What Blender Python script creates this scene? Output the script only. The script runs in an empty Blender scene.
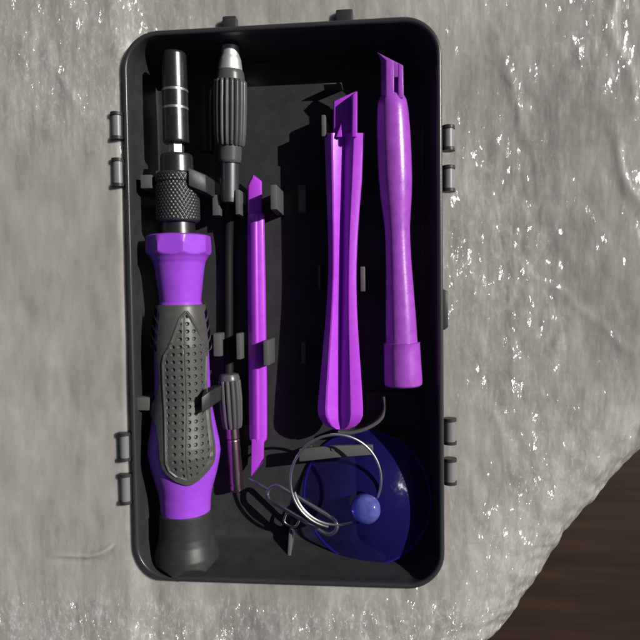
import bpy, bmesh, math
import numpy as np
from mathutils import Vector, Matrix, Euler

# ------------------------------------------------------------------ camera, light, exposure (1 unit = 1 cm, numbers below in mm)
S = 0.1
scene = bpy.context.scene
col = scene.collection
CAM_ROT = (-0.0365, 0.0936, -0.0131)
CAM_LOC = (30.27, 3.10, 219.84)
FPX = 600.0
cam_d = bpy.data.cameras.new('camera')
cam = bpy.data.objects.new('camera', cam_d)
col.objects.link(cam)
cam.location = [v * S for v in CAM_LOC]
cam.rotation_euler = CAM_ROT
cam_d.sensor_width = 36.0
cam_d.lens = FPX / 640.0 * 36.0
cam_d.clip_start = 0.1
cam_d.clip_end = 1000.0
scene.camera = cam

SUN = Vector((1.3, 0.50, 1.0)).normalized()        # direction towards the sun
world = bpy.data.worlds.new('World')
scene.world = world
world.use_nodes = True
wn = world.node_tree
sky = wn.nodes.new('ShaderNodeTexSky')
sky.sky_type = 'NISHITA'
sky.sun_disc = False
sky.air_density = 0.3
sky.dust_density = 1.2
sky.ozone_density = 0.4
sky.sun_elevation = math.asin(SUN.z)
sky.sun_rotation = math.atan2(SUN.x, SUN.y)
wn.links.new(sky.outputs[0], wn.nodes['Background'].inputs[0])
wn.nodes['Background'].inputs[1].default_value = 0.05
sun_d = bpy.data.lights.new('sun', 'SUN')
sun_d.energy = 5.0
sun_d.angle = math.radians(0.5)
sun_d.color = (1.0, 0.965, 0.91)
sun = bpy.data.objects.new('sun', sun_d)
col.objects.link(sun)
sun.rotation_euler = (-SUN).to_track_quat('-Z', 'Y').to_euler()
sun.location = SUN * 100
scene.view_settings.view_transform = 'Standard'
scene.view_settings.look = 'None'
scene.view_settings.exposure = -0.25
scene.view_settings.gamma = 1.0

# ------------------------------------------------------------------ helpers
_R = np.array(Euler(CAM_ROT).to_matrix())
_C = np.array(CAM_LOC)


def at(x, y, z):
    """world point (mm) at height z seen at photo pixel x, y"""
    d = _R @ np.array([(x - 320) / FPX, -(y - 320) / FPX, -1.0])
    return _C + d * ((z - _C[2]) / d[2])


def ppm(x, y, z):
    """photo pixels per mm there"""
    d = (at(x, y, z) - _C) @ _R
    return FPX / -d[2]


BASE = {}


def tag(o, label, cat=None, group=None, kind=None):
    if label: o['label'] = label
    if cat: o['category'] = cat
    if group: o['group'] = group
    if kind: o['kind'] = kind
    return o


def thing(name, base, label, cat):
    o = bpy.data.objects.new(name, None)
    col.objects.link(o)
    o.empty_display_size = 0.5
    o.location = [v * S for v in base]
    BASE[o] = np.array(base, float)
    return tag(o, label, cat)


def obj(name, V, F, m, parent=None, angle=38, smooth=True):
    """one mesh object from world vertices in mm"""
    V = np.asarray(V, float)
    b = BASE.get(parent, np.zeros(3)) if parent is not None else np.zeros(3)
    me = bpy.data.meshes.new(name)
    if isinstance(F, np.ndarray):
        nf, k = F.shape
        me.vertices.add(len(V)); me.loops.add(nf * k); me.polygons.add(nf)
        me.vertices.foreach_set('co', ((V - b) * S).ravel())
        me.loops.foreach_set('vertex_index', F.ravel())
        me.polygons.foreach_set('loop_start', np.arange(0, nf * k, k))
        me.update(calc_edges=True)
        me.validate()
    else:
        me.from_pydata([tuple(v) for v in (V - b) * S], [], F)
    if smooth:
        me.polygons.foreach_set('use_smooth', np.ones(len(me.polygons), bool))
        if angle: me.set_sharp_from_angle(angle=math.radians(angle))
    me.materials.append(m)
    me.update()
    o = bpy.data.objects.new(name, me)
    col.objects.link(o)
    if parent is not None:
        o.parent = parent
        BASE[o] = b
    return o


class MB:
    """collects shapes for ONE mesh"""
    def __init__(s): s.V, s.F = [], []
    def add(s, V, F):
        n = len(s.V)
        s.V += [tuple(map(float, v)) for v in V]
        s.F += [tuple(int(i) + n for i in f) for f in F]
        return s
    def hull(s, lo, hi, bev=0.35, seg=2):
        """prism between two matching outlines (lists of 3-D points), bevelled"""
        bm = bmesh.new()
        a = [bm.verts.new(p) for p in lo]; c = [bm.verts.new(p) for p in hi]
        n = len(a)
        bm.faces.new(a[::-1]); bm.faces.new(c)
        for i in range(n): bm.faces.new((a[i], a[(i + 1) % n], c[(i + 1) % n], c[i]))
        bmesh.ops.recalc_face_normals(bm, faces=bm.faces)
        if bev: bmesh.ops.bevel(bm, geom=list(bm.edges), offset=bev, segments=seg, profile=0.5, affect='EDGES', clamp_overlap=True)
        bm.verts.index_update()
        s.add([v.co for v in bm.verts], [[v.index for v in f.verts] for f in bm.faces])
        bm.free()
        return s
    def box(s, x0, x1, y0, y1, z0, z1, bev=0.35, lean=(0, 0), taper=0.0):
        lo = [(x0, y0, z0), (x1, y0, z0), (x1, y1, z0), (x0, y1, z0)]
        t = taper; lx, ly = lean
        hi = [(x0 + t + lx, y0 + t + ly, z1), (x1 - t + lx, y0 + t + ly, z1), (x1 - t + lx, y1 - t + ly, z1), (x0 + t + lx, y1 - t + ly, z1)]
        return s.hull(lo, hi, bev)
    def tube(s, pts, r, n=12, closed=False, caps=True):
        pts = [np.array(p, float) for p in pts]
        N = len(pts)
        rr = r if hasattr(r, '__len__') else [r] * N
        up = None; rings = []
        for i in range(N):
            if closed: t = pts[(i + 1) % N] - pts[i - 1]
            else: t = pts[min(i + 1, N - 1)] - pts[max(i - 1, 0)]
            t = t / np.linalg.norm(t)
            if up is None:
                up = np.array([0, 0, 1.0]) if abs(t[2]) < .9 else np.array([1.0, 0, 0])
            a = np.cross(t, up); a /= np.linalg.norm(a)
            up = np.cross(a, t)
            rings.append([pts[i] + rr[i] * (math.cos(q) * a + math.sin(q) * up) for q in np.linspace(0, 2 * math.pi, n, endpoint=False)])
        V = [v for r_ in rings for v in r_]; F = []
        for i in range(N if closed else N - 1):
            j = (i + 1) % N
            for k in range(n):
                k2 = (k + 1) % n
                F.append((i * n + k, i * n + k2, j * n + k2, j * n + k))
        if not closed and caps:
            F.append(tuple(range(n))[::-1]); F.append(tuple((N - 1) * n + k for k in range(n)))
        return s.add(V, F)
    def build(s, name, m, parent=None, angle=38, smooth=True):
        return obj(name, s.V, s.F, m, parent, angle, smooth)


def spline(P, n=8, closed=False):
    P = [np.array(p, float) for p in P]; N = len(P); out = []
    for i in range(N if closed else N - 1):
        p0 = P[(i - 1) % N] if closed else P[max(i - 1, 0)]
        p1 = P[i]; p2 = P[(i + 1) % N]
        p3 = P[(i + 2) % N] if closed else P[min(i + 2, N - 1)]
        for k in range(n):
            t = k / n
            out.append(.5 * (2 * p1 + (p2 - p0) * t + (2 * p0 - 5 * p1 + 4 * p2 - p3) * t * t + (3 * p1 - p0 - 3 * p2 + p3) * t ** 3))
    if not closed: out.append(P[-1])
    return out


class Axis:
    """a straight tool axis from photo pixel A to pixel B at heights zA, zB; angle 0 is up, positive towards +x side"""
    def __init__(s, ax, ay, az, bx, by, bz):
        s.A, s.B = at(ax, ay, az), at(bx, by, bz)
        s.ya, s.yb = ay, by
        s.L = np.linalg.norm(s.B - s.A)
        s.d = (s.B - s.A) / s.L
        s.side = np.cross(s.d, [0, 0, 1.0]); s.side /= np.linalg.norm(s.side)
        if s.side[0] < 0: s.side = -s.side
        s.up = np.cross(s.side, s.d)
        if s.up[2] < 0: s.up = -s.up
        s.rtop = 0.0
        s.k = ppm((ax + bx) / 2, (ay + by) / 2, (az + bz) / 2)
    def mm(s, y, r=0.0):
        y = np.asarray(y, float)
        z = (s.A[2] + s.B[2]) / 2
        y = 298 + (y - 298) * (1 - .85 * np.asarray(r, float) / (CAM_LOC[2] - z))     # seen on the tool's upper side, r above its axis
        q = (y - s.ya) / (s.yb - s.ya)
        za, zb = CAM_LOC[2] - s.A[2], CAM_LOC[2] - s.B[2]
        return q * za / (zb - q * (zb - za)) * s.L
    def r(s, hw): return hw / s.k * 0.96
    def grid(s, a, th, rad):
        """a (n), th (m), rad (n,m) -> points"""
        a = np.asarray(a)[:, None]; th = np.asarray(th)[None, :]
        return (s.A + a[..., None] * s.d + (rad * np.sin(th))[..., None] * s.side + (rad * np.cos(th))[..., None] * s.up)
    def solid(s, prof, n=64, step=None, fn=None, caps=True, rtop=None):
        """prof: list of (pixel y, half width px). fn(a, th, rad)->rad"""
        ys = [p[0] for p in prof]; r0 = np.array([s.r(p[1]) for p in prof])
        a0 = s.mm(ys, s.rtop if rtop is None else rtop)
        if step:
            aa = list(a0)
            for i in range(len(a0) - 1):
                k = int(abs(a0[i + 1] - a0[i]) / step)
                if k > 1: aa += list(np.linspace(a0[i], a0[i + 1], k + 1)[1:-1])
            a = np.array(sorted(aa))
        else:
            # support rings keep the shading of long barrels straight next to small chamfers
            aa, rr_ = [], []
            for i in range(len(a0)):
                aa.append(a0[i]); rr_.append(r0[i])
                if i + 1 < len(a0) and a0[i + 1] - a0[i] > 1.2:
                    for f_ in (.3 / (a0[i + 1] - a0[i]), 1 - .3 / (a0[i + 1] - a0[i])):
                        aa.append(a0[i] + f_ * (a0[i + 1] - a0[i])); rr_.append(r0[i] + f_ * (r0[i + 1] - r0[i]))
            a = np.array(aa); r = np.array(rr_)
        if step: r = np.interp(a, a0 + np.arange(len(a0)) * 1e-6, r0)
        th = np.linspace(-math.pi, math.pi, n, endpoint=False)
        rad = np.repeat(r[:, None], n, 1)
        if fn: rad = fn(a[:, None], th[None, :], rad)
        G = s.grid(a, th, rad); m = len(a)
        V = list(G.reshape(-1, 3)); F = []
        for i in range(m - 1):
            for k in range(n):
                k2 = (k + 1) % n
                F.append((i * n + k, i * n + k2, (i + 1) * n + k2, (i + 1) * n + k))
        if caps:
            F.append(tuple(range(n))[::-1]); F.append(tuple((m - 1) * n + k for k in range(n)))
        return V, F


def sweep(ys, lf, rt, zb, sec, yend, foot=16, thick=1.6):
    """a bar whose outline runs between pixel edges lf, rt and whose upper face has the heights of sec"""
    Vv = []; nr = len(sec) + 3
    for i, y in enumerate(ys):
        ease = 1.0 if foot == 0 else float(sstep(0, foot, yend + .5 - y) ** .5)
        for fr, h in sec: Vv.append(at(lf[i] + (rt[i] - lf[i]) * fr, y, zb[i] + h * (.35 + .65 * ease)))
        for fr in (.93, .5, .07): Vv.append(at(lf[i] + (rt[i] - lf[i]) * fr, y, zb[i] - thick * ease))
    Ff = []
    for i in range(len(ys) - 1):
        for k in range(nr):
            k2 = (k + 1) % nr
            Ff.append((i * nr + k, (i + 1) * nr + k, (i + 1) * nr + k2, i * nr + k2))
    Ff += [tuple(range(nr)), tuple((len(ys) - 1) * nr + k for k in range(nr))[::-1]]
    return Vv, Ff


# ------------------------------------------------------------------ materials
def mat(name, base, rough=0.5, metal=0.0, spec=0.5, bump=0.0, bscale=40.0, coat=0.0, vary=0.0, vscale=3.0, rvary=0.0, trans=0.0, sss=0.0, aniso=0.0, ior=1.5):
    m = bpy.data.materials.new(name); m.use_nodes = True
    nt = m.node_tree; p = nt.nodes['Principled BSDF']; L = nt.links
    p.inputs['Base Color'].default_value = (*base, 1)
    p.inputs['Roughness'].default_value = rough
    p.inputs['Metallic'].default_value = metal
    p.inputs['Specular IOR Level'].default_value = spec
    p.inputs['IOR'].default_value = ior
    p.inputs['Transmission Weight'].default_value = trans
    if coat:
        p.inputs['Coat Weight'].default_value = coat; p.inputs['Coat Roughness'].default_value = 0.15
    if sss:
        p.inputs['Subsurface Weight'].default_value = sss
        p.inputs['Subsurface Radius'].default_value = (1.0, 0.35, 1.0)
        p.inputs['Subsurface Scale'].default_value = 0.12
    tc = nt.nodes.new('ShaderNodeTexCoord')
    if bump:
        n = nt.nodes.new('ShaderNodeTexNoise'); n.inputs['Scale'].default_value = bscale; n.inputs['Detail'].default_value = 3
        L.new(tc.outputs['Object'], n.inputs['Vector'])
        b = nt.nodes.new('ShaderNodeBump'); b.inputs['Strength'].default_value = bump; b.inputs['Distance'].default_value = 0.02
        L.new(n.outputs['Fac'], b.inputs['Height']); L.new(b.outputs[0], p.inputs['Normal'])
    if vary:
        n = nt.nodes.new('ShaderNodeTexNoise'); n.inputs['Scale'].default_value = vscale; n.inputs['Detail'].default_value = 5
        L.new(tc.outputs['Object'], n.inputs['Vector'])
        r = nt.nodes.new('ShaderNodeValToRGB')
        r.color_ramp.elements[0].position = .3; r.color_ramp.elements[1].position = .7
        r.color_ramp.elements[0].color = (*[c * (1 - vary) for c in base], 1); r.color_ramp.elements[1].color = (*[min(1, c * (1 + vary)) for c in base], 1)
        L.new(n.outputs['Fac'], r.inputs[0]); L.new(r.outputs[0], p.inputs['Base Color'])
    if rvary:
        n = nt.nodes.new('ShaderNodeTexNoise'); n.inputs['Scale'].default_value = 6; n.inputs['Detail'].default_value = 6
        L.new(tc.outputs['Object'], n.inputs['Vector'])
        r = nt.nodes.new('ShaderNodeMapRange'); r.inputs[3].default_value = max(.03, rough - rvary); r.inputs[4].default_value = rough + rvary
        L.new(n.outputs['Fac'], r.inputs[0]); L.new(r.outputs[0], p.inputs['Roughness'])
    return m


M = {}
M['case'] = mat('black_case_plastic', (.034, .034, .036), .42, spec=.28, bump=.12, bscale=60, vary=.18, vscale=2.0, rvary=.1)
M['rim'] = mat('glossy_black_rim_plastic', (.036, .036, .038), .3, spec=.5, bump=.1, bscale=60)
M['clip'] = mat('black_clip_plastic', (.10, .10, .097), .5, spec=.3, bump=.15, bscale=60)
M['blackmetal'] = mat('black_oxide_metal', (.11, .11, .11), .27, metal=.85, spec=.6, bump=.05, bscale=80, rvary=.08)
M['knurl'] = mat('knurled_black_metal', (.06, .06, .06), .34, metal=.5, spec=.6)
M['band'] = mat('etched_silver_band', (.45, .45, .44), .4, metal=.8)
M['satin'] = mat('satin_silver', (.85, .84, .82), .48, metal=.8, bump=.05, bscale=90)
M['ringsteel'] = mat('polished_ring_steel', (.82, .8, .76), .34, metal=1.0)
M['steel'] = mat('bright_steel', (.62, .62, .62), .22, metal=1.0, bump=.04, bscale=90)
M['tinsteel'] = mat('dull_steel', (.5, .51, .53), .4, metal=1.0, bump=.05, bscale=70)
M['violet'] = mat('violet_plastic', (.345, .070, .70), .33, rvary=.08, spec=.4, bump=.06, bscale=50, vary=.05, sss=.15)
M['purple'] = mat('purple_pry_plastic', (.48, .058, .73), .34, spec=.45, bump=.1, bscale=30, vary=.05, rvary=.1, sss=.06)
M['pearl'] = mat('pearl_purple_plastic', (.38, .08, .55), .3, spec=.5, bump=.12, bscale=14, vary=.12, vscale=3, sss=.15, rvary=.1)
M['rubber'] = mat('dark_grey_rubber', (.075, .075, .072), .38, spec=.4, bump=.1, bscale=90, vary=.12, vscale=5, rvary=.08)
M['capblack'] = mat('black_end_cap_plastic', (.032, .032, .032), .4, spec=.45, bump=.2, bscale=70, vary=.15, vscale=4)
M['ribs'] = mat('black_ribbed_plastic', (.085, .085, .085), .32, spec=.5, bump=.05, bscale=60)
M['barrel'] = mat('painted_sheen_hinge_plastic', (.19, .19, .195), .4, spec=.5, bump=.1, bscale=60)  # black barrels painted grey: the sun's sheen is put into the base colour
M['shaft'] = mat('matt_black_flexible_shaft', (.010, .010, .011), .6, spec=.2, bump=.2, bscale=80)
M['gunmetal'] = mat('blue_grey_gunmetal', (.17, .175, .19), .38, metal=.85, spec=.5, bump=.05, bscale=70)
M['shank'] = mat('hex_shank_steel', (.33, .36, .37), .42, metal=.9, bump=.05, bscale=70)
M['chrome'] = mat('chrome_metal', (.48, .33, .34), .24, metal=1.0, bump=.05, bscale=60)


def cup_material():
    m = bpy.data.materials.new('translucent_blue_vinyl'); m.use_nodes = True
    nt = m.node_tree; L = nt.links; N = nt.nodes
    p = N['Principled BSDF']; out = N['Material Output']
    p.inputs['Base Color'].default_value = (.05, .042, .42, 1)
    p.inputs['Roughness'].default_value = .24
    p.inputs['Specular IOR Level'].default_value = .5
    t = N.new('ShaderNodeBsdfTransparent'); t.inputs[0].default_value = (.50, .48, .93, 1)
    mx = N.new('ShaderNodeMixShader'); mx.inputs[0].default_value = .18
    L.new(t.outputs[0], mx.inputs[1]); L.new(p.outputs[0], mx.inputs[2]); L.new(mx.outputs[0], out.inputs[0])
    n = N.new('ShaderNodeTexNoise'); n.inputs['Scale'].default_value = 2.5
    tc = N.new('ShaderNodeTexCoord'); L.new(tc.outputs['Object'], n.inputs['Vector'])
    b = N.new('ShaderNodeBump'); b.inputs['Strength'].default_value = .5; b.inputs['Distance'].default_value = .08
    L.new(n.outputs['Fac'], b.inputs['Height']); L.new(b.outputs[0], p.inputs['Normal'])
    return m


M['cup'] = cup_material()
M['lip'] = mat('pale_blue_vinyl_lip', (.10, .09, .40), .2, spec=.6, trans=.5, ior=1.4)


def knob_material():
    m = mat('translucent_blue_knob', (.22, .24, .95), .08, spec=.8, trans=.6, ior=1.42, bump=.25, bscale=9, vary=.35, vscale=4)
    return m


M['knob'] = knob_material()


def wrap_material():
    m = bpy.data.materials.new('clear_plastic_wrap'); m.use_nodes = True
    nt = m.node_tree; L = nt.links; N = nt.nodes
    p = N['Principled BSDF']
    tc = N.new('ShaderNodeTexCoord')
    mp = N.new('ShaderNodeMapping'); mp.inputs['Scale'].default_value = (1.5, .55, 1.0); mp.inputs['Rotation'].default_value = (0, 0, .2)
    L.new(tc.outputs['Object'], mp.inputs[0])
    n1 = N.new('ShaderNodeTexNoise'); n1.inputs['Scale'].default_value = .9; n1.inputs['Detail'].default_value = 8; n1.inputs['Roughness'].default_value = .62
    L.new(mp.outputs[0], n1.inputs['Vector'])
    r = N.new('ShaderNodeValToRGB')
    r.color_ramp.elements[0].position = .3; r.color_ramp.elements[1].position = .72
    r.color_ramp.elements[0].color = (.335, .322, .292, 1); r.color_ramp.elements[1].color = (.525, .512, .476, 1)
    L.new(n1.outputs['Fac'], r.inputs[0])
    # milky creases and fine scratches of the folded film
    at0 = N.new('ShaderNodeAttribute'); at0.attribute_name = 'crinkle'
    m2 = N.new('ShaderNodeMapping'); m2.inputs['Scale'].default_value = (1.7, .8, 1.0); m2.inputs['Rotation'].default_value = (0, 0, -.12)
    L.new(tc.outputs['Object'], m2.inputs[0])
    n4 = N.new('ShaderNodeTexNoise'); n4.inputs['Scale'].default_value = 5.0; n4.inputs['Detail'].default_value = 7; n4.inputs['Roughness'].default_value = .7; n4.inputs['Distortion'].default_value = .6
    L.new(m2.outputs[0], n4.inputs['Vector'])
    r4 = N.new('ShaderNodeMapRange'); r4.inputs[1].default_value = .5; r4.inputs[2].default_value = 1.15
    L.new(n4.outputs['Fac'], r4.inputs[0])
    k4 = N.new('ShaderNodeMath'); k4.operation = 'MULTIPLY'; L.new(r4.outputs[0], k4.inputs[0]); L.new(at0.outputs['Fac'], k4.inputs[1])
    mx4 = N.new('ShaderNodeMix'); mx4.data_type = 'RGBA'
    L.new(k4.outputs[0], mx4.inputs['Factor']); L.new(r.outputs[0], mx4.inputs['A']); mx4.inputs['B'].default_value = (.86, .87, .88, 1)
    L.new(mx4.outputs['Result'], p.inputs['Base Color'])
    p.inputs['Roughness'].default_value = .36
    p.inputs['Specular IOR Level'].default_value = .5
    p.inputs['Subsurface Weight'].default_value = 1.0
    p.inputs['Subsurface Radius'].default_value = (1.0, 1.0, .95)
    p.inputs['Subsurface Scale'].default_value = .3
    p.inputs['Coat Weight'].default_value = .8
    p.inputs['Coat Roughness'].default_value = .13
    att = N.new('ShaderNodeAttribute'); att.attribute_name = 'crinkle'
    n2 = N.new('ShaderNodeTexNoise'); n2.inputs['Scale'].default_value = 4.2; n2.inputs['Detail'].default_value = 3; n2.inputs['Roughness'].default_value = .5
    L.new(mp.outputs[0], n2.inputs['Vector'])
    n5 = N.new('ShaderNodeTexNoise'); n5.inputs['Scale'].default_value = 1.5; n5.inputs['Detail'].default_value = 2.2
    m5 = N.new('ShaderNodeMapping'); m5.inputs['Scale'].default_value = (1.9, .45, 1.0); m5.inputs['Rotation'].default_value = (0, 0, .1)
    L.new(tc.outputs['Object'], m5.inputs[0]); L.new(m5.outputs[0], n5.inputs['Vector'])
    b = N.new('ShaderNodeBump'); b.inputs['Distance'].default_value = .09
    mn = N.new('ShaderNodeMath'); mn.operation = 'MINIMUM'; mn.inputs[1].default_value = .62; L.new(att.outputs['Fac'], mn.inputs[0])
    mn2 = N.new('ShaderNodeMath'); mn2.operation = 'MULTIPLY'; mn2.inputs[1].default_value = .85; L.new(mn.outputs[0], mn2.inputs[0]); L.new(mn2.outputs[0], b.inputs['Strength'])
    L.new(n5.outputs['Fac'], b.inputs['Height']); L.new(b.outputs[0], p.inputs['Normal'])
    # crumpled film: many small flat facets, each tilted its own way
    dn = N.new('ShaderNodeVectorMath'); dn.operation = 'MULTIPLY_ADD'; dn.inputs[1].default_value = (.22, .22, .22)
    L.new(n2.outputs['Color'], dn.inputs[0]); L.new(mp.outputs[0], dn.inputs[2])
    prev = None
    g0 = N.new('ShaderNodeNewGeometry')
    acc = g0.outputs['Normal']
    for sc_, k_ in ((5.2, .95), (2.0, .6)):
        vo = N.new('ShaderNodeTexVoronoi'); vo.inputs['Scale'].default_value = sc_
        L.new(dn.outputs[0], vo.inputs['Vector'])
        c0 = N.new('ShaderNodeVectorMath'); c0.operation = 'SUBTRACT'; c0.inputs[1].default_value = (.5, .5, .5); L.new(vo.outputs['Color'], c0.inputs[0])
        c1 = N.new('ShaderNodeVectorMath'); c1.operation = 'MULTIPLY'; c1.inputs[1].default_value = (k_, k_, 0); L.new(c0.outputs[0], c1.inputs[0])
        c2 = N.new('ShaderNodeVectorMath'); c2.operation = 'SCALE'; L.new(c1.outputs[0], c2.inputs[0]); L.new(att.outputs['Fac'], c2.inputs['Scale'])
        c3 = N.new('ShaderNodeVectorMath'); c3.operation = 'ADD'; L.new(acc, c3.inputs[0]); L.new(c2.outputs[0], c3.inputs[1])
        acc = c3.outputs[0]
    nz = N.new('ShaderNodeVectorMath'); nz.operation = 'NORMALIZE'; L.new(acc, nz.inputs[0])
    b2 = N.new('ShaderNodeBump'); b2.inputs['Distance'].default_value = .05
    L.new(n2.outputs['Fac'], b2.inputs['Height']); L.new(att.outputs['Fac'], b2.inputs['Strength']); L.new(nz.outputs[0], b2.inputs['Normal'])
    L.new(b2.outputs[0], p.inputs['Coat Normal'])
    return m


M['wrap'] = wrap_material()


def wood_material():
    m = bpy.data.materials.new('dark_brown_wood'); m.use_nodes = True
    nt = m.node_tree; L = nt.links; N = nt.nodes
    p = N['Principled BSDF']; p.inputs['Roughness'].default_value = .45
    tc = N.new('ShaderNodeTexCoord'); mp = N.new('ShaderNodeMapping')
    mp.inputs['Scale'].default_value = (.12, 1.6, 1); mp.inputs['Rotation'].default_value = (0, 0, .95)
    L.new(tc.outputs['Object'], mp.inputs[0])
    n = N.new('ShaderNodeTexNoise'); n.inputs['Scale'].default_value = 1.2; n.inputs['Detail'].default_value = 8
    L.new(mp.outputs[0], n.inputs['Vector'])
    r = N.new('ShaderNodeValToRGB')
    r.color_ramp.elements[0].position = .3; r.color_ramp.elements[1].position = .75
    r.color_ramp.elements[0].color = (.018, .010, .005, 1); r.color_ramp.elements[1].color = (.046, .027, .014, 1)
    L.new(n.outputs['Fac'], r.inputs[0]); L.new(r.outputs[0], p.inputs['Base Color'])
    return m


M['wood'] = wood_material()

# ------------------------------------------------------------------ numpy noise
rng = np.random.default_rng(7)


def vnoise(x, y, seed):
    T = np.random.default_rng(seed).random((256, 256))
    xi = np.floor(x).astype(int); yi = np.floor(y).astype(int)
    fx = x - xi; fy = y - yi
    fx = fx * fx * fx * (fx * (fx * 6 - 15) + 10); fy = fy * fy * fy * (fy * (fy * 6 - 15) + 10)
    g = lambda a, b: T[(a) % 256, (b) % 256]
    return (g(xi, yi) * (1 - fx) + g(xi + 1, yi) * fx) * (1 - fy) + (g(xi, yi + 1) * (1 - fx) + g(xi + 1, yi + 1) * fx) * fy


def sstep(a, b, x):
    t = np.clip((x - a) / (b - a), 0, 1)
    return t * t * (3 - 2 * t)


# ------------------------------------------------------------------ the table and the plastic wrap
W2, L2, RC = 51.1, 90.0, 12.0      # case outline half sizes and corner radius
H = 30.0                           # rim height
FZ = 9.0                           # tray floor height

g = MB(); g.box(-900, 900, -900, 900, -42, -12, bev=2)
tag(g.build('table_top', M['wood']), 'dark brown wooden table top under the plastic wrap, bare at the lower right corner', 'table', kind='structure')


def rr_sdf(x, y):
    qx = np.abs(x) - (W2 - RC); qy = np.abs(y) - (L2 - RC)
    return np.hypot(np.maximum(qx, 0), np.maximum(qy, 0)) + np.minimum(np.maximum(qx, qy), 0) - RC


def wrap_sheet():
    fine = lambda a, b, s: np.arange(a, b, s)
    xs = np.concatenate([fine(-330, -118, 4.0), fine(-118, 150, .5), fine(150, 330, 4.0)])
    ys = np.concatenate([fine(-330, -125, 4.0), fine(-125, 125, .5), fine(125, 330, 4.0)])
    X, Y = np.meshgrid(xs, ys, indexing='ij')
    # cut edge at the lower right
    e = [at(*q, -4)[:2] for q in ((549, 548), (541, 566), (527, 584), (514, 603), (500, 616), (488, 626))]
    d0 = e[0] - e[1]; d1 = e[-1] - e[-2]
    E_ = [np.array([300., 300.]), at(740, 350, -4)[:2], at(655, 428, -4)[:2], at(595, 490, -4)[:2]] + e + [e[-1] + np.array([-22., -20.]), np.array([40., -215.]), np.array([-60., -340.])]
    E_ = np.array(spline(E_, 8))
    D = np.full(X.shape, 1e9); SG = np.ones(X.shape); NX = np.zeros(X.shape); NY = np.zeros(X.shape)
    for i in range(len(E_) - 1):
        a, b = E_[i], E_[i + 1]; ab = b - a; l2 = ab @ ab
        t = np.clip(((X - a[0]) * ab[0] + (Y - a[1]) * ab[1]) / l2, 0, 1)
        dx = X - (a[0] + t * ab[0]); dy = Y - (a[1] + t * ab[1]); dd = np.hypot(dx, dy)
        sg = np.sign(ab[0] * dy - ab[1] * dx)
        u = dd < D
        D[u] = dd[u]; SG[u] = sg[u]; NX[u] = dx[u]; NY[u] = dy[u]
    # which side holds the case
    i0 = np.argmin(np.abs(xs)); j0 = np.argmin(np.abs(ys))
    D = D * SG * SG[i0, j0]
    # ragged cut
    D = D + 1.2 * (vnoise(X / 9, Y / 9, 31) - .5) + .8 * (vnoise(X / 3, Y / 3, 32) - .5)
    sdf = rr_sdf(X, Y)
    left = sstep(-44, -54, X); right = sstep(44, 54, X); top = sstep(80, 92, Y); bot = sstep(-80, -92, Y)
    lvl = 21 + 0 * X
    lvl = lvl + (28.9 - 21) * left + (21.0 - 21) * right
    top = sstep(55, 94, Y) * sstep(115, 35, X); bot = sstep(-45, -95, Y) * sstep(105, 35, X)
    lvl = np.where(Y > 0, lvl + (26.2 + 2.6 * left - lvl) * top, lvl + (26.8 + 2.0 * left - lvl) * bot)
    lvl = lvl + 5.5 * sstep(50, 120, X) * sstep(-30, 90, Y)
    lvl = lvl + (2.2 * (vnoise((X + .5 * Y) / 41 + 3, (Y - .5 * X) / 47, 1) - .5) + .6 * (vnoise((X + .4 * Y) / 15, (Y - .4 * X) / 21, 2) - .5)) * (1 - .6 * left)
    lvl = lvl + 1.5 * sstep(70, 140, X) * vnoise((X - .6 * Y) / 50, (Y + .6 * X) / 60, 4)
    # crinkles: stronger in the corners and along the right and bottom
    w = .18 + .9 * sstep(105, 10, np.hypot(X - 118, Y + 98)) + .65 * sstep(55, 10, np.hypot(X + 65, Y - 88)) + 1.0 * sstep(-93, -103, Y) + .5 * sstep(40, 8, np.hypot(X - 62, Y - 35)) + .45 * sstep(40, 8, np.hypot(X - 64, Y - 8)) + .5 * sstep(85, 105, Y) * sstep(20, 60, X)
    w = w + .35 * (vnoise(X / 20, Y / 24, 8) > .62) * sstep(54, 62, X)
    w = w * (1 - .75 * left * sstep(60, 40, np.abs(Y + 18)))
    u = X + 2.2 * (vnoise(X / 7, Y / 7, 11) - .5); v = Y + 2.2 * (vnoise(X / 7, Y / 7, 12) - .5)
    ridge = lambda a, b, s: 1 - np.abs(2 * vnoise(a, b, s) - 1)
    c = 1.5 * (ridge(u / 6.5, v / 9.5, 21) ** 3) + .8 * ridge(u / 3.0 + .3 * v / 3, v / 4.6, 22) ** 3 
        # soft rows of small air bubbles
    bx, by = 9.5, 8.2
    row = np.floor(Y / by); ux = (X + (row % 2) * bx / 2) / bx; uy = Y / by
    rb = np.hypot((ux - np.floor(ux) - .5) * bx, (uy - np.floor(uy) - .5) * by)
    bub = .55 * np.sqrt(np.clip(1 - (rb / 3.7) ** 2, 0, 1)) * (vnoise(X / 30, Y / 30, 41) > .4)
    Z = lvl + w * c * .09 + bub * .5 * (.25 + .5 * np.clip(w, 0, 1)) * (1 - .6 * left)
    # crease low on the left
    cd = Y + 82.5 - .045 * np.maximum(X + 68, 0) ** 2; Z += (.55 * np.exp(-(cd / .7) ** 2) - .35 * np.exp(-((cd + 1.6) / 1.1) ** 2)) * sstep(-57, -60, X) * sstep(-84, -74, X)
    # sunk under the case
    under = sstep(-.3, -3.6, sdf)
    Z = Z * (1 - under) + 1.5 * under
    # roll down to the table at the cut edge
    fall = 1 - np.sqrt(np.clip(1 - (1 - np.clip(D / 34, 0, 1)) ** 2, 0, 1))
    Z = Z - fall * (Z + 6)
    Z += 2.2 * (vnoise(X / 6, Y / 6, 51) - .5) * sstep(26, 4, D)
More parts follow.
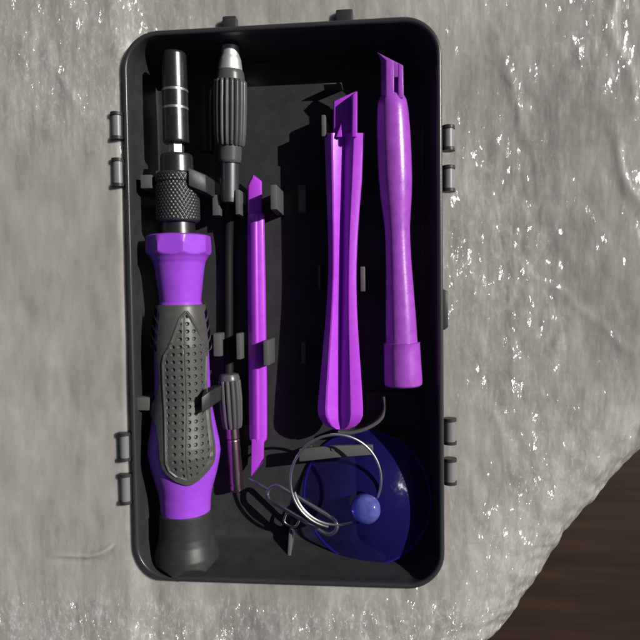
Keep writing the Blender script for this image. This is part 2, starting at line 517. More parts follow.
    # a few long soft folds in the film
    for (fx0, fy0, fx1, fy1, am) in ((62, 100, 84, 30, .7), (96, 70, 128, -10, .9), (70, 18, 118, -20, .6), (60, -20, 92, -96, .5), (-78, 92, -62, 58, .7), (-96, -98, 20, -101, .6), (100, 100, 112, 40, .8), (72, -60, 112, -52, .5), (30, 104, 66, 96, .5)):
        ax_, ay_ = fx1 - fx0, fy1 - fy0; l2 = ax_ ** 2 + ay_ ** 2
        t = ((X - fx0) * ax_ + (Y - fy0) * ay_) / l2
        dd_ = ((X - fx0) * ay_ - (Y - fy0) * ax_) / np.sqrt(l2) + 3.0 * (vnoise(X / 14, Y / 14, 61) - .5) * 2
        Z += .3 * am * np.exp(-(dd_ / 1.9) ** 2) * sstep(0, .25, t) * sstep(1, .75, t) * (1 - under)
    nx, ny = X.shape
    keep = D > -.45
    # snap near-edge vertices onto the cut
    nn = np.hypot(NX, NY) + 1e-9
    snap = (D < .3) & keep
    X2 = X + np.where(snap, -(NX / nn) * np.abs(D) * np.sign(D) * 0, 0)
    V = np.stack([X2, Y, Z], -1).reshape(-1, 3)
    idx = np.arange(nx * ny).reshape(nx, ny)
    q = np.stack([idx[:-1, :-1], idx[1:, :-1], idx[1:, 1:], idx[:-1, 1:]], -1).reshape(-1, 4)
    kf = keep.reshape(-1)[q].all(1)
    q = q[kf]
    used = np.unique(q); remap = np.zeros(nx * ny, int); remap[used] = np.arange(len(used))
    return V[used], remap[q], ((.30 + .62 * np.clip(w, 0, 1.2)) * (1 + .8 * sstep(-90, -101, Y) * sstep(95, 40, X) + .7 * sstep(60, 20, np.hypot(X + 65, Y - 92))) * (1 - .65 * left * sstep(75, 50, np.abs(Y + 10)))).reshape(-1)[used]


V, F, CR = wrap_sheet()
wrap = obj('plastic_wrap', V, F, M['wrap'], angle=None)
at_ = wrap.data.attributes.new('crinkle', 'FLOAT', 'POINT')
at_.data.foreach_set('value', CR.astype(np.float32))
tag(wrap, 'crinkled clear bubble wrap sheet spread beneath the black case, glinting in the sun', 'bubble wrap')

# ------------------------------------------------------------------ the open black case
case = thing('tool_case', (0, 0, FZ - 2), 'open black plastic tool case tray with rounded corners holding all the purple tools', 'tool case')


def rrect(inset, z, n=10, r=None, south=0.0):
    w, l = W2 - inset, L2 - inset
    r = max(RC - inset, 3.0) if r is None else r
    P = []
    for cx, cy, a0 in ((w - r, l - r, 0), (-(w - r), l - r, 90), (-(w - r), -(l - r), 180), (w - r, -(l - r), 270)):
        for k in range(n + 1):
            a = math.radians(a0 + 90 * k / n)
            P.append((cx + r * math.cos(a), cy + r * math.sin(a) + (south if cy < 0 else 0), z))
    return P


def loft(rings, cap0=True, cap1=True):
    n = len(rings[0]); V = [p for r in rings for p in r]; F = []
    for i in range(len(rings) - 1):
        for k in range(n):
            k2 = (k + 1) % n
            F.append((i * n + k, i * n + k2, (i + 1) * n + k2, (i + 1) * n + k))
    if cap0: F.append(tuple(range(n))[::-1])
    if cap1: F.append(tuple((len(rings) - 1) * n + k for k in range(n)))
    return V, F


prof = [(6.5, FZ - 2), (5.2, FZ - 1.6), (4.4, FZ - .4), (2.0, 25.6), (.35, 25.9), (0, 26.3), (0, 29.0), (.05, 29.35), (.18, 29.63), (.38, 29.84), (.62, 29.96), (.85, 30.0), (1.15, 30.0), (1.4, 29.93), (1.6, 29.78), (1.75, 29.55), (1.85, 29.2), (2.0, 27.5),
        (2.1, 26.2), (2.9, FZ + 1.8), (3.3, FZ + .7), (4.3, FZ + .1), (5.2, FZ)]
rings = [rrect(a, z, south=4.5 * min(1, max(0, (26.2 - z) / (26.2 - FZ))) * (i > 9)) for i, (a, z) in enumerate(prof)]
V1, F1 = loft(rings[:4], cap1=False); V2, F2 = loft(rings[17:], cap0=False)
n1 = len(V1)
tray = obj('tray', V1 + V2, F1 + [tuple(i + n1 for i in f) for f in F2], M['case'], case, angle=50)
V, F = loft(rings[3:18], cap0=False, cap1=False)
obj('rim', V, F, M['rim'], case, angle=60)

# hinge knuckles hanging on both long sides
def knuckle(px, py0, py1, z, side):
    a = at(px, py0, z); b = at(px, py1, z)
    x = side * (W2 + 2.3); m = MB()
    y0, y1 = min(a[1], b[1]), max(a[1], b[1])
    n = 20
    V, F = [], []
    for ya, yb in ((y0, y0 + 1.0), (y1 - 1.0, y1)):
        m.tube([(x, ya, z), (x, yb, z)], 2.15, n=n)
    xa, xb = sorted((side * (W2 - 1.6), x))
    m.box(xa, xb, y0 + .4, y1 - .4, z - 1.4, z + .6, bev=.2)
    k = m.build('hinge_knuckle', M['case'], case)
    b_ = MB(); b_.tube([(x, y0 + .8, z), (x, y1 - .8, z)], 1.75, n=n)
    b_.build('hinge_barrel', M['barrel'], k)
    return k


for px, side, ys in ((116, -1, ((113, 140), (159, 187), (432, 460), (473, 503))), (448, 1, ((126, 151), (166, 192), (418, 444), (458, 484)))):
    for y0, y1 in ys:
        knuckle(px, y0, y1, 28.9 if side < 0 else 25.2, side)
a, b = at(446, 288, 27), at(446, 331, 27)
MB().hull([(W2 - .3, b[1], 24), (W2 + 1.3, b[1] + 1, 24), (W2 + 1.3, a[1] - 1, 24), (W2 - .3, a[1], 24)],
          [(W2 - .3, b[1], 28.6), (W2 + 1.6, b[1] + 1.2, 28.4), (W2 + 1.6, a[1] - 1.2, 28.4), (W2 - .3, a[1], 28.6)], bev=.3).build('thumb_tab', M['case'], case)
for px0, px1, top in ((223, 237, 4.0), (336, 353, 4.0)):
    xa, xb = at(px0, 20, 27)[0], at(px1, 20, 27)[0]
    MB().box(xa, xb, L2 - 1, L2 + top, 24.5, 28.2, bev=.5).build('handle_lug', M['case'], case)


# retaining clips moulded on the tray floor: upright tongues
def clip(px0, px1, py0, py1, ztop, lean=(0, 0), z0=FZ - .2, taper=.15):
    a = at(px0, py1, ztop); b = at(px1, py0, ztop)
    m = MB()
    m.box(a[0] - lean[0], b[0] - lean[0], a[1] - lean[1], b[1] - lean[1], z0, ztop, bev=.3, lean=lean, taper=taper)
    return m.build('retaining_clip', M['clip'], case)


clip(140, 152, 174, 189, 27)
clip(134, 150, 397, 411, 28)
clip(212, 220, 194, 216, 17)
clip(235, 240, 189, 215, 19)
clip(270, 277, 184, 210, 23.5)
clip(213, 221, 333, 357, 17)
clip(236, 241, 333, 360, 19)
clip(263, 269, 340, 366, 20.5)
clip(298, 306, 184, 213, 14)
clip(301, 306, 342, 364, 12.5)
clip(321, 326, 114, 137, 22)
clip(318, 320.5, 265, 290, 19)
clip(360, 365.5, 266, 292, 23)
clip(323, 342, 82, 85, 15.5)


def hook(pts, z0, zt, thick):
    """a tongue that bends over a tool: pts = outline pixels at ztop"""
    lo = [at(x, y, zt) * np.array([1, 1, 0]) + np.array([2.2, -.5, z0]) for x, y in pts]
    hi = [at(x, y, zt) for x, y in pts]
    return lo, hi


def arm(pa, pb, za, zb, wpx, name='retaining_clip'):
    """an upright post that ends in a tongue reaching from pixel pa to pixel pb over a tool"""
    a, b = at(*pa, za), at(*pb, zb)
    h = wpx / ppm(*pa, za) / 2
    m = MB()
    base = np.array([a[0] + .2, a[1], FZ - .2])
    th = np.array([1.3, 0, 0])
    prof = [base - th, base + th, a + th * .9 + [0, 0, .2], b + [.1, 0, .9], b + [-.1, 0, -.3], a - th * .9 + [0, 0, -1.4]]
    lo = [p + np.array([0, h, 0]) for p in prof]; hi = [p + np.array([0, -h, 0]) for p in prof]
    m.hull(lo, hi, bev=.35)
    return m.build(name, M['case'], case)


arm((203, 184), (189, 177), 26, 28.5, 18)
arm((207, 399), (202, 405), 30, 31.6, 16)

# low moulded ledge with a slot, the strap under the ring, cradle wall and corner rib
def frame(px0, px1, py0, py1, hx0, hx1, hy0, hy1, z):
    o = [at(px0, py1, z), at(px1, py1, z), at(px1, py0, z), at(px0, py0, z)]
    i = [at(hx0, hy1, z), at(hx1, hy1, z), at(hx1, hy0, z), at(hx0, hy0, z)]
    V = []; dz = np.array([0, 0, z - FZ + .2])
    for P in (o, i): V += [p for p in P]
    for P in (o, i): V += [p - dz for p in P]
    F = []
    for k in range(4):
        k2 = (k + 1) % 4
        F += [(k, k2, 4 + k2, 4 + k), (8 + k2, 8 + k, 12 + k, 12 + k2), (k2, k, 8 + k, 8 + k2), (4 + k, 4 + k2, 12 + k2, 12 + k)]
    return obj('ledge', V, F, M['case'], case)


frame(366, 432, 392, 458, 380, 414, 424, 436, 12)
lo, hi = [], []
for x, y in ((299, 462), (299, 449), (330, 446), (373, 445), (373, 455), (335, 458)):
    hi.append(at(x, y, 19.5)); lo.append(at(x, y, 19.5) - np.array([0, 0, 1.6]))
m = MB().hull(lo, hi, bev=.35)
for q in ((333, 449), (371, 449)):
    p = at(*q, 19.5); m.tube([p + [0, 0, -.3], p + [0, 0, .35]], [.8, .6], n=14)
for q in ((306, 455), (366, 450)):
    p = at(*q, 19); m.box(p[0] - 1, p[0] + 1, p[1] - 1, p[1] + 1, FZ - .2, 18.5, bev=.2)
m.build('cross_strap', M['clip'], case)
pts = spline([at(384, 397, 17), at(385, 409, 17), at(380, 420, 17), at(368, 428, 17), at(352, 433, 16.5), at(338, 433, 16)], 6)
m = MB()
for s in (-1,):
    n = len(pts); Vv = []
    for i, p in enumerate(pts):
        t = pts[min(i + 1, n - 1)] - pts[max(i - 1, 0)]; nn = np.array([-t[1], t[0], 0]); nn /= np.linalg.norm(nn)
        Vv += [p + nn * .6 + [0, 0, -.3], p + nn * .25, p - nn * .25, p - nn * .6 + [0, 0, -.3], np.array([*(p - nn * .7)[:2], FZ - .1]), np.array([*(p + nn * .7)[:2], FZ - .1])]
    Ff = []
    for i in range(n - 1):
        for k in range(6):
            k2 = (k + 1) % 6; Ff.append((i * 6 + k, i * 6 + k2, (i + 1) * 6 + k2, (i + 1) * 6 + k))
    Ff += [tuple(range(6))[::-1], tuple((n - 1) * 6 + k for k in range(6))]
    m.add(Vv, Ff)
m.build('cradle_wall', M['clip'], case)
a = at(290, 530, 15)
m = MB(); m.hull([(a[0] - .6, a[1] + 2, FZ - .2), (a[0] + .6, a[1] + 2, FZ - .2), (a[0] + .6, -L2 + 2.6, FZ - .2), (a[0] - .6, -L2 + 2.6, FZ - .2)],
                 [(a[0] - .6, a[1] - 1, 14), (a[0] + .6, a[1] - 1, 14), (a[0] + .6, -L2 + 2.6, 19), (a[0] - .6, -L2 + 2.6, 19)], bev=.2)
m.build('corner_rib', M['clip'], case)
a, b = at(197, 86, 12), at(211, 150, 12)
m = MB(); xm = (a[0] + b[0]) / 2
m.tube([(xm, a[1], 9.5), (xm, b[1], 9.5)], 2.2, n=24); m.box(xm - 1.8, xm + 1.8, b[1], a[1], FZ - .2, 9.5, bev=.2)
m.build('bit_rest', M['case'], case)

# ------------------------------------------------------------------ screwdriver
ax = Axis(174, 53, 24.5, 187.5, 576.5, 20.3); ax.rtop = 9.0; ax.ya += 2.5; ax.yb += 2.5
sd = thing('screwdriver', at(183, 420, FZ + .2), 'big screwdriver with violet and grey rubber handle and knurled chuck, leftmost in the case', 'screwdriver')


def poly(nf, apo, phase=0.0):
    st = 2 * math.pi / nf
    return lambda th: apo / np.cos(((th + phase) % st) - st / 2)


def cap_fn(a, th, rad):
    """facets cut into the swollen end cap"""
    a0 = ax.mm(564, 9.0); c = math.cos(math.radians(40)); s_ = math.sin(math.radians(40))
    R_ = ax.r(33)
    out = rad.copy()
    for k in range(6):
        ph = math.radians(22 + 60 * k)
        cs = np.cos(th - ph)
        lim = (R_ * .89 - np.maximum(a - a0, -50) * s_) / (c * np.maximum(cs, .05))
        out = np.minimum(out, np.where(cs > .2, lim, 1e9))
    return out


V, F = ax.solid([(519, 26.5), (520.5, 27.6), (530, 27.8), (543, 28.4), (550, 29.6), (557, 31.8), (563, 33.5), (571, 34.2), (577, 34), (582, 31.5), (584.5, 28), (585.5, 20)], n=120, step=.35, fn=cap_fn)
obj('end_cap', V, F, M['capblack'], sd, angle=22)


def body_fn(a, th, rad):
    # the handle is a little squarer where it swells
    t = np.clip((a - ax.mm(400, 9.0)) / (ax.mm(470, 9.0) - ax.mm(400, 9.0)), 0, 1)
    t = t * np.clip((ax.mm(505, 9.0) - a) / 4, 0, 1)
    return rad * (1 + .02 * t * np.cos(4 * th))


bp = [(298, 20.5), (305, 23), (320, 25.5), (345, 28), (380, 28.5), (400, 29), (412, 30.5), (430, 33.5), (446, 36.5), (456, 37.5), (464, 36.5), (478, 33.5), (492, 29.5), (500, 27.5), (512, 26.2), (522, 26)]
V, F = ax.solid(bp, n=96, step=.6, fn=body_fn)
handle = obj('handle', V, F, M['violet'], sd)
# collar: flanged octagon running into a waisted round neck
cone = poly(8, ax.r(31), .35)
def collar_fn(a, th, rad):
    return np.minimum(rad, cone(th))
V, F = ax.solid([(231, 24), (231.6, 29), (233, 32.5), (246, 34), (250, 33), (254, 29.5), (260, 26.5), (268, 25), (280, 23.5), (292, 22), (301, 21.2), (304, 20.6), (305, 18)], n=128, step=.3, fn=collar_fn)
obj('collar', V, F, M['violet'], sd, angle=28)

# rubber grip: a shell on the handle, edges read from the photograph, with recessed panel and punched dimples
gl = [(303, -1.0), (338, -1.0), (346, 156), (360, 159), (380, 161), (392, 159), (402, 155), (409, 150.5), (416, 154), (424, 157.5), (440, 160), (456, 161), (464, 163), (471, 168), (477, 175), (481, 182), (483.5, 189)]
gr_ = [(303, 999), (342, 999), (350, 207), (365, 205.5), (385, 205.5), (398, 207), (406, 209), (415, 209.5), (430, 211.5), (446, 214), (456, 214.5), (464, 213), (470, 209), (476, 203), (480, 197.5), (483.5, 190)]
pl = [(309, 185.5), (316, 180), (330, 175.5), (345, 170.5), (352, 166.5), (360, 165), (380, 165.5), (410, 167), (440, 167.5), (458, 168), (466, 171), (472, 177), (476, 186)]
pr = [(309, 185.5), (316, 190), (330, 196.5), (345, 202.5), (356, 204.5), (380, 204), (405, 205), (420, 206.5), (440, 209), (452, 210.5), (460, 209), (468, 204), (473, 197), (476, 188)]
ny_, nt_ = 640, 330
yy = np.linspace(303, 483.4, ny_)
hw = np.interp(yy, [p[0] for p in bp], [p[1] for p in bp])
cxp = 174 + 13.5 * (yy - 53) / 526
amax = math.radians(118)
def ang(tab):
    x = np.interp(yy, [p[0] for p in tab], [p[1] for p in tab])
    q = np.clip((x - cxp) / hw, -1, 1)
    a = np.arcsin(q) + math.radians(18)
    ys_ = np.array([p[0] for p in tab])
    wide = (x < 60) | (x > 400)
    return a, wide
la, lw_ = ang(gl); ra, rw_ = ang(gr_)
lo_ = np.where(lw_, -amax, la); hi_ = np.where(rw_, amax + .3, ra)
k_ = np.ones(9) / 9
pad = lambda v: np.convolve(np.pad(v, 4, mode='edge'), k_, 'valid')
lo_, hi_ = pad(lo_), pad(hi_)
pla, _ = ang(pl); pra, _ = ang(pr)
u = np.linspace(0, 1, nt_)
TH = lo_[:, None] + (hi_ - lo_)[:, None] * u[None, :]
Rm_ = np.array([ax.r(h) for h in hw])[:, None]
t4 = (np.clip((yy - 400) / 70, 0, 1))[:, None]
RB = Rm_ * (1 + .02 * t4 * np.cos(4 * TH))
arc = TH * Rm_; amm = ax.mm(yy, 9.0)[:, None]
edge = np.minimum((TH - lo_[:, None]), (hi_[:, None] - TH)) * Rm_
edge = np.minimum(edge, (ax.mm(483.4, 9.0) - amm))
off = 1.1 * np.sqrt(np.clip(1 - (1 - np.clip(edge / .8, 0, 1)) ** 2, 0, 1)) - .05
inpan = (yy[:, None] > 309) & (yy[:, None] < 476)
pd = np.where(inpan, np.minimum(TH - pla[:, None], pra[:, None] - TH) * Rm_, -9)
off = off + .32 * np.exp(-((pd - .0) / .32) ** 2) * sstep(-.7, -.2, pd) - .12 * sstep(.3, .8, pd)
# seam along the crown of the panel
sx = arc - np.interp(yy, [309, 345, 476], [3.3, 3.5, 4.2])[:, None]
off -= .18 * np.exp(-(sx / .14) ** 2) * (pd > .2)
# dimples
rowp = 2.45; colp = 2.15
rowi = np.round((amm - ax.mm(322, 9.0)) / rowp); dy_ = (amm - ax.mm(322, 9.0)) - rowi * rowp
ci = np.round(sx / colp - .5) + .5; dx_ = sx - ci * colp
dd = np.hypot(dx_, dy_)
off -= .72 * sstep(.62, .34, dd) * sstep(.75, 1.0, pd)
# slanted slots at the shoulder let the violet core show through
G = ax.grid(ax.mm(yy, 9.0), np.zeros(1), np.zeros((ny_, 1)))
RAD = RB + off
P = (ax.A + amm[..., None] * ax.d + (RAD * np.sin(TH))[..., None] * ax.side + (RAD * np.cos(TH))[..., None] * ax.up)
slot = np.zeros(P.shape[:2], bool)
for sgn in (-1, 1):
    for k in range(4):
        yc = 307 + 10.5 * k
        a_c = ax.mm(yc + 3, 9.0); uu = (sgn * TH - math.radians(50 if sgn < 0 else 97)) * Rm_
        ln = (amm - a_c) - .7 * uu * -1 * .9
        slot |= (np.abs(ln) < 1.15) & (np.abs(uu) < 2.6)
idx = np.arange(ny_ * nt_).reshape(ny_, nt_)
Q = np.stack([idx[:-1, :-1], idx[:-1, 1:], idx[1:, 1:], idx[1:, :-1]], -1).reshape(-1, 4)
Q = Q[~slot.reshape(-1)[Q].any(1)]
usd = np.unique(Q); rm = np.zeros(ny_ * nt_, int); rm[usd] = np.arange(len(usd))
obj('grip', P.reshape(-1, 3)[usd], rm[Q], M['rubber'], sd, angle=None)

# steel chuck
V, F = ax.solid([(217.5, 15), (218.5, 17), (231.5, 17.5)], n=48)
obj('chuck_neck', V, F, M['blackmetal'], sd)


def knurl_fn(a, th, rad):
    r_ = ax.r(22); p = 1.25; q = 2 * math.pi * r_ / round(2 * math.pi * r_ / p)
    u_ = (th * r_) / q + a / 1.9; v_ = (th * r_) / q - a / 1.9
    tri = lambda x: 2 * np.abs(x - np.floor(x) - .5)
    h = np.minimum(tri(u_), tri(v_))
    endf = np.minimum(a - ax.mm(169, 9.0), ax.mm(218, 9.0) - a)
    groove = (np.abs(a - ax.mm(179, 9.0)) < .45) * .5
    return rad + .42 * (h - .4) * sstep(.3, .9, endf) - groove


V, F = ax.solid([(168, 19.5), (170, 21.5), (200, 22), (216.5, 22), (218.5, 20)], n=260, step=.17, fn=knurl_fn)
obj('knurled_chuck', V, F, M['knurl'], sd, angle=None)
V, F = ax.solid([(148.5, 13), (149.5, 15.5), (152, 16.5), (168, 17), (168.5, 17)], n=64)
obj('chuck_ring', V, F, M['blackmetal'], sd)
hexr = poly(6, ax.r(7.2), .2)
V, F = ax.solid([(134, 7), (150, 7)], n=6, fn=lambda a, th, rad: rad * 1.12)
obj('bit_shank', V, F, M['shank'], sd, smooth=False)
V, F = ax.solid([(45.5, 8), (46, 11), (48, 12.2), (83, 12.8), (83.4, 13), (130, 13.2), (136, 13.2), (137.5, 12.6), (138, 8)], n=64)
sock = obj('socket', V, F, M['blackmetal'], sd)
for yb_ in (83.5, 101.5):
    V, F = ax.solid([(yb_, 12.7), (yb_ + .01, 13.15), (yb_ + 2.4, 13.2), (yb_ + 2.41, 12.7)], n=64)
    obj('band', V, F, M['band'], sock)

# ------------------------------------------------------------------ flexible extension shaft
fx = Axis(230.5, 40, 21.5, 229.5, 230, 15); fx.rtop = 4.0
fl = thing('flexible_shaft', at(230, 200, FZ + .2), 'slim black extension shaft with silver tip and ribbed sleeve, beside the big screwdriver', 'extension shaft')
V, F = fx.solid([(41, 6), (42, 8.5), (52, 9.5), (56, 11), (67, 12.5)], n=56)
obj('tip', V, F, M['satin'], fl)
rib = lambda n, d: (lambda a, th, rad: rad + d * (np.abs(np.cos(n * th / 2)) ** .6 - .7))
V, F = fx.solid([(66, 11.5), (66.6, 13), (70, 14.2), (77, 15.2), (77.5, 14), (78, 15.2)], n=64)
obj('sleeve_shoulder', V, F, M['ribs'], fl)
V, F = fx.solid([(77, 14.5), (78, 15.8), (100, 16.2), (130, 15.6), (141, 14.6), (143, 13.5)], n=312, step=1.0, fn=rib(18, 1.25))
obj('ribbed_sleeve', V, F, M['ribs'], fl, angle=60)
V, F = fx.solid([(141, 11), (142, 12.4), (158, 12), (160, 11.2), (160.4, 9)], n=56)
obj('collar', V, F, M['ribs'], fl)
V, F = fx.solid([(159.5, 9.4), (196, 9.6), (200, 9.4), (201, 6)], n=48)
obj('tube', V, F, M['gunmetal'], fl)
sp = [at(230, 198, 14.5), at(229, 225, 12), at(228.5, 250, 10.8), at(228.5, 300, 10.7), at(228.5, 345, 11), at(229, 378, 13.5)]
MB().tube(spline(sp, 8), 1.7, n=20).build('shaft', M['shaft'], fl)
f2 = Axis(228.8, 372, 13.5, 237, 494, 13); f2.rtop = 2.5
V, F = f2.solid([(374, 6), (375, 9.5), (378, 10.8), (381, 11)], n=48)
obj('sleeve_shoulder', V, F, M['ribs'], fl)
V, F = f2.solid([(380.5, 9), (381, 11), (400, 11.6), (420, 10.6), (427, 9.4), (429, 8.5)], n=240, step=1.0, fn=rib(12, 1.0))
obj('ribbed_sleeve', V, F, M['ribs'], fl, angle=60)
V, F = f2.solid([(427, 6.2), (428, 7.2), (439, 7.4), (440, 6.4), (441, 6.2)], n=48)
obj('ferrule', V, F, M['chrome'], fl)
V, F = f2.solid([(440, 6.2), (441, 7), (450, 7.3), (484, 7.4), (484.3, 6.8), (485.5, 6.8), (485.8, 7.5), (491, 7.4), (492.5, 6.5), (492.6, 4.2), (489, 4)], n=48)
obj('bit_socket', V, F, M['chrome'], fl)

# ------------------------------------------------------------------ thin purple pry bar
pb = Axis(255.5, 174, 15.5, 257.5, 480, 15.5); pb.rtop = 2
pr_t = thing('pry_bar', at(257, 330, FZ + .2), 'thin straight purple pry bar with chiselled ends, clipped beside the black shaft', 'pry tool')


def flat_fn(k, p=2.6):
    def fn(a, th, rad):
        s_, c_ = np.abs(np.sin(th)), np.abs(np.cos(th)) / k
        return rad / (s_ ** p + c_ ** p) ** (1 / p)
    return fn


ysb = np.array([213.5, 214, 215.5, 240, 280, 330, 380, 420, 434, 439, 441.5, 442.5])
lfb = np.array([249.5, 248.3, 247.5, 247.4, 247.5, 248, 248.6, 249, 249.2, 249.6, 251, 252.4]); rtb = np.array([262.5, 263.8, 264.5, 264.9, 265.6, 266.3, 267, 267.2, 267.2, 266.8, 265.2, 264])
V, F = sweep(ysb, lfb, rtb, np.full(12, 14.4), [(0, 0), (.03, .7), (.10, 1.7), (.38, 2.75), (.44, 2.85), (.50, 2.7), (.56, 2.45), (.62, 2.38), (.88, 2.2), (.95, 1.8), (1, .8)], 443, foot=0, thick=1.8)
obj('shank', V, F, M['purple'], pr_t, angle=45)
m = MB()
lo = [at(x, y, 14) for x, y in ((251.6, 439), (264, 439), (263.6, 461), (251.4, 478))]
hi = [at(x, y, 17.1) for x, y in ((251.6, 439), (264, 439), (263.8, 460), (251, 476))]
m.hull(lo, hi, bev=.3)
m.build('chisel_tip', M['purple'], pr_t)
m = MB()
lo = [at(x, y, 13.2) for x, y in ((247.4, 214), (247.4, 184), (253, 174), (262, 181), (262, 214))]
hi = [at(x, y, 16) for x, y in ((248.4, 214), (248.2, 186), (253, 176.5), (261.6, 182), (262, 214))]
m.hull(lo, hi, bev=.35)
m.build('pointed_tip', M['purple'], pr_t)

# ------------------------------------------------------------------ waisted purple spudger with a grooved face
sg = thing('spudger', at(340, 300, FZ + .2), 'flat purple spudger with narrow waist, grooved face and rounded foot, above the wire ring', 'spudger')
#            y    left   right
sp_e = [(133, 324.5, 365), (150, 325, 364), (180, 326, 362), (210, 327, 359.5), (240, 328.2, 357.5), (270, 328.4, 356.4), (300, 327, 356.6), (330, 324.6, 358), (360, 321.8, 360), (390, 319, 362), (408, 317.6, 363), (416, 318.4, 362.8), (422, 322, 360), (426.5, 327, 355.5), (429.3, 334, 348)]
ys = np.concatenate([np.arange(133, 405, 3.0), np.arange(405, 429.4, .7), [429.3]])
lf = np.interp(ys, [e[0] for e in sp_e], [e[1] for e in sp_e]); rt = np.interp(ys, [e[0] for e in sp_e], [e[2] for e in sp_e])
sm = lambda v: np.concatenate([v[:3], np.convolve(v[:91], np.ones(7) / 7, 'valid'), v[88:91], v[91:]])
lf, rt = sm(lf), sm(rt)
# cross-section: (fraction across, height, foot-height)
sec = [(0, 0.0), (.03, .9), (.13, 3.0), (.165, 3.45), (.21, 3.5), (.455, 1.6), (.48, 1.3), (.50, 1.4), (.69, 4.5), (.73, 4.85), (.77, 4.85), (.97, 4.1), (1.0, 3.6)]
zb = np.interp(ys, [133, 270, 429], [20.3, 20.5, 21.0])
Vv, Ff = sweep(ys, lf, rt, zb, sec, 429.5)
obj('handle', Vv, Ff, M['purple'], sg, angle=24)
m = MB()
lo = [at(x, y, 21) for x, y in ((333, 137), (333, 101), (357.5, 90.5), (357.5, 137))]
hi = [at(x, y, 22.0) for x, y in ((334, 137), (334, 101.5), (356.5, 91), (356.5, 137))]
m.hull(lo, hi, bev=.2)
lo = [at(x, y, 22.4) for x, y in ((350.5, 137), (350.5, 95.5), (357.5, 91), (357.5, 137))]
hi = [at(x, y, 26.6) for x, y in ((352, 137), (352.5, 94.5), (357, 91.2), (357, 137))]
m.hull(lo, hi, bev=.3)
lo = [at(x, y, 22.4) for x, y in ((335, 137), (341, 122), (342.5, 137))]
hi = [at(x, y, 24.4) for x, y in ((336, 137), (341, 124), (342, 137))]
m.hull(lo, hi, bev=.2)
m.build('blade', M['purple'], sg)

# ------------------------------------------------------------------ fat purple stick
st = thing('pry_stick', at(402, 250, FZ + .2), 'fat pearly purple pry stick with angled blade and round end, nearest the right wall', 'pry tool')
sx_ = Axis(392, 92, 25.5, 403.5, 388, 25.2); sx_.rtop = 4.5
def stick_fn(a, th, rad):
    # flattened facet down the left shoulder
    lim = ax.r(0) + rad * .93 / np.maximum(np.cos(th + .95), .05)
    return np.minimum(rad, np.where(np.cos(th + .95) > .3, lim, 1e9))
V, F = sx_.solid([(90, 8.5), (93, 12.5), (97, 14.5), (105, 15.8), (125, 17), (150, 17.4), (175, 17.2), (195, 16), (212, 14.2), (226, 13), (240, 12.8), (260, 13.2), (290, 14.5), (320, 15.8), (343, 16.4), (344, 16.4)], n=72, step=2.0, fn=stick_fn)
obj('shank', V, F, M['pearl'], st)
V, F = sx_.solid([(342.6, 15), (343, 19.5), (344, 18.8), (360, 19.2), (382, 20), (386, 19.6), (387.5, 18), (387.8, 14)], n=72, step=2.0, fn=stick_fn)
obj('end_cap', V, F, M['pearl'], st)
m = MB()
hi = [at(x, y, 29.5) for x, y in ((386, 98), (386, 62), (377.2, 52.3), (403, 65.5), (403.5, 98))]
lo = [at(x, y, 25.5) for x, y in ((381, 98), (380.5, 62), (376.8, 52.2), (403, 66), (403.5, 98))]
# slot: build the blade as two cheeks and a bridge
hi_a = [at(x, y, 29.5) for x, y in ((386, 98), (386, 60.5), (379, 53.5), (394, 60.8), (394, 98))]
lo_a = [at(x, y, 25.5) for x, y in ((381, 98), (380.5, 61), (376.6, 52), (394, 61), (394, 98))]
m.hull(lo_a, hi_a, bev=.25)
hi_b = [at(x, y, 29.6) for x, y in ((398.2, 98), (398.2, 62.8), (403, 65.4), (403.5, 98))]
lo_b = [at(x, y, 25.4) for x, y in ((398.2, 98), (398.2, 62.8), (403.3, 65.6), (403.8, 98))]
m.hull(lo_b, hi_b, bev=.25)
hi_c = [at(x, y, 29.4) for x, y in ((393.2, 77), (393.2, 60.5), (399, 63.3), (399, 77))]
lo_c = [at(x, y, 25.7) for x, y in ((393.2, 80), (393.2, 61), (399, 63.8), (399, 80))]
m.hull(lo_c, hi_c, bev=.2)
hi_d = [at(x, y, 27.3) for x, y in ((393.2, 98), (393.2, 76), (399, 76), (399, 98))]
lo_d = [at(x, y, 25.8) for x, y in ((393.2, 98), (393.2, 76), (399, 76), (399, 98))]
m.hull(lo_d, hi_d, bev=0)
m.build('blade', M['pearl'], st)

# ------------------------------------------------------------------ suction cup with ring
sc = thing('suction_cup', at(371, 505, FZ + .2), 'translucent blue suction cup with round knob and wire ring, in the case corner', 'suction cup')
cc = np.array([25.4, -64.6, 18.0])
tilt = Matrix.Rotation(math.radians(-11), 3, 'Y') @ Matrix.Rotation(math.radians(-8), 3, 'X')        # right side up
def revz(prof, n=96):
    V, F = [], []
    for r_, z_ in prof:
        for k in range(n):
            a = 2 * math.pi * k / n
            v = tilt @ Vector((r_ * math.cos(a), r_ * math.sin(a), z_)); V.append(cc + np.array(v))
    for i in range(len(prof) - 1):
        for k in range(n):
            k2 = (k + 1) % n; F.append((i * n + k, i * n + k2, (i + 1) * n + k2, (i + 1) * n + k))
    return V, F
RCUP = 22.8
pro = [(RCUP - 1.0, -3.3), (RCUP - .1, -3.2), (RCUP, -2.9), (RCUP - .3, -2.5)]
for t in np.linspace(.05, 1, 26):
    r_ = RCUP * (1 - t) + 3.8 * t
    pro.append((r_, -2.6 + 9.2 * math.sin(t * math.pi / 2) ** 1.2))
pro += [(3.4, 6.7)]
V, F = revz(pro)
inner = []
cup = obj('cup', V, F, M['cup'], sc, angle=60)
MB().tube([cc + np.array(tilt @ Vector(((RCUP - .5) * math.cos(a), (RCUP - .5) * math.sin(a), -2.9))) for a in np.linspace(0, 2 * math.pi, 120, endpoint=False)], .42, n=10, closed=True).build('lip', M['lip'], cup, angle=None)
kc = at(366, 509, 28.0)
V, F = [], []
n = 48
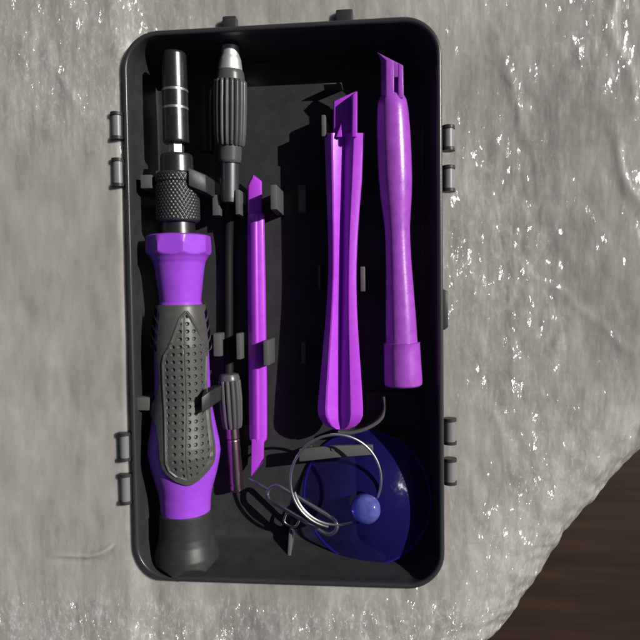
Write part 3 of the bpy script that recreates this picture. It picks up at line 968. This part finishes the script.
for i in range(25):
    ph = math.pi * i / 24
    for k in range(n):
        a = 2 * math.pi * k / n
        sp_ = 4.75 * math.sin(ph) ** .85
        v = tilt @ Vector((sp_ * math.cos(a), sp_ * math.sin(a), -3.4 * math.cos(ph)))
        V.append(kc + np.array(v))
for i in range(24):
    for k in range(n):
        k2 = (k + 1) % n; F.append((i * n + k, i * n + k2, (i + 1) * n + k2, (i + 1) * n + k))
obj('knob', V, F, M['knob'], sc, angle=None)
ap = cc + np.array(tilt @ Vector((0, 0, 7.6)))
MB().tube([ap, ap + (kc - ap) * .5, kc], [3.4, 2.6, 2.2], n=28, caps=False).build('neck', M['cup'], sc)
pts = []
for q in np.linspace(math.radians(195), math.radians(195 + 425), 150):
    t = (q - math.radians(195)) / math.radians(425)
    rp = 45.0 + 3.4 * (t - .5)
    x, y = 336.5 + rp * 1.0 * math.cos(q), 480.5 - rp * 1.01 * math.sin(q)
    z = 26.0 + 1.6 * (math.cos(q - math.radians(110))) + 1.3 * (t - .5)
    pts.append(at(x, y, z))
MB().tube(pts, .46, n=12).build('pull_ring', M['ringsteel'], sc, angle=60)

# ------------------------------------------------------------------ sim eject pin
sp_t = thing('sim_eject_pin', at(300, 510, FZ + .2), 'thin steel sim eject pin with long loop handle, needle touching the purple pry bar', 'eject pin')
A2, B2 = np.array([276., 494.]), np.array([328.5, 525.5])
dv = (B2 - A2) / np.linalg.norm(B2 - A2); nv = np.array([-dv[1], dv[0]])
hw2 = 8.6; path = []
for q in np.linspace(-90, 90, 13): path.append(B2 + hw2 * (math.cos(math.radians(q)) * dv + math.sin(math.radians(q)) * nv))
for f_ in np.linspace(0, 1, 14)[1:-1]: path.append(B2 + (A2 - B2) * f_ + hw2 * nv)
for q in np.linspace(90, 270, 13): path.append(A2 + hw2 * (math.cos(math.radians(q)) * dv + math.sin(math.radians(q)) * nv))
for f_ in np.linspace(0, 1, 14)[1:-1]: path.append(A2 + (B2 - A2) * f_ - hw2 * nv)
zz = lambda x: np.interp(x, [248, 345], [15.2, 24.5])
MB().tube([at(p[0], p[1], zz(p[0])) for p in path], .72, n=10, closed=True).build('loop_handle', M['tinsteel'], sp_t, angle=60)
e0 = A2 - dv * hw2
MB().tube([at(e0[0], e0[1], zz(e0[0])), at(258, 484, zz(258)), at(249, 478.5, zz(249))], [.68, .6, .36], n=10).build('needle', M['tinsteel'], sp_t, angle=60)

# ------------------------------------------------------------------ small wire loop
pts = [at(x, y, 13) for x, y in ((287.5, 513), (293, 514.5), (299, 517), (298.5, 522), (295, 526.5), (290, 526), (284.5, 522), (285, 517))]
wl = MB().tube(spline(pts, 6, closed=True), .5, n=10, closed=True).build('wire_loop', M['steel'], None, angle=60)
tag(wl, 'tiny squarish steel wire loop lying just below the sim eject pin', 'wire loop')
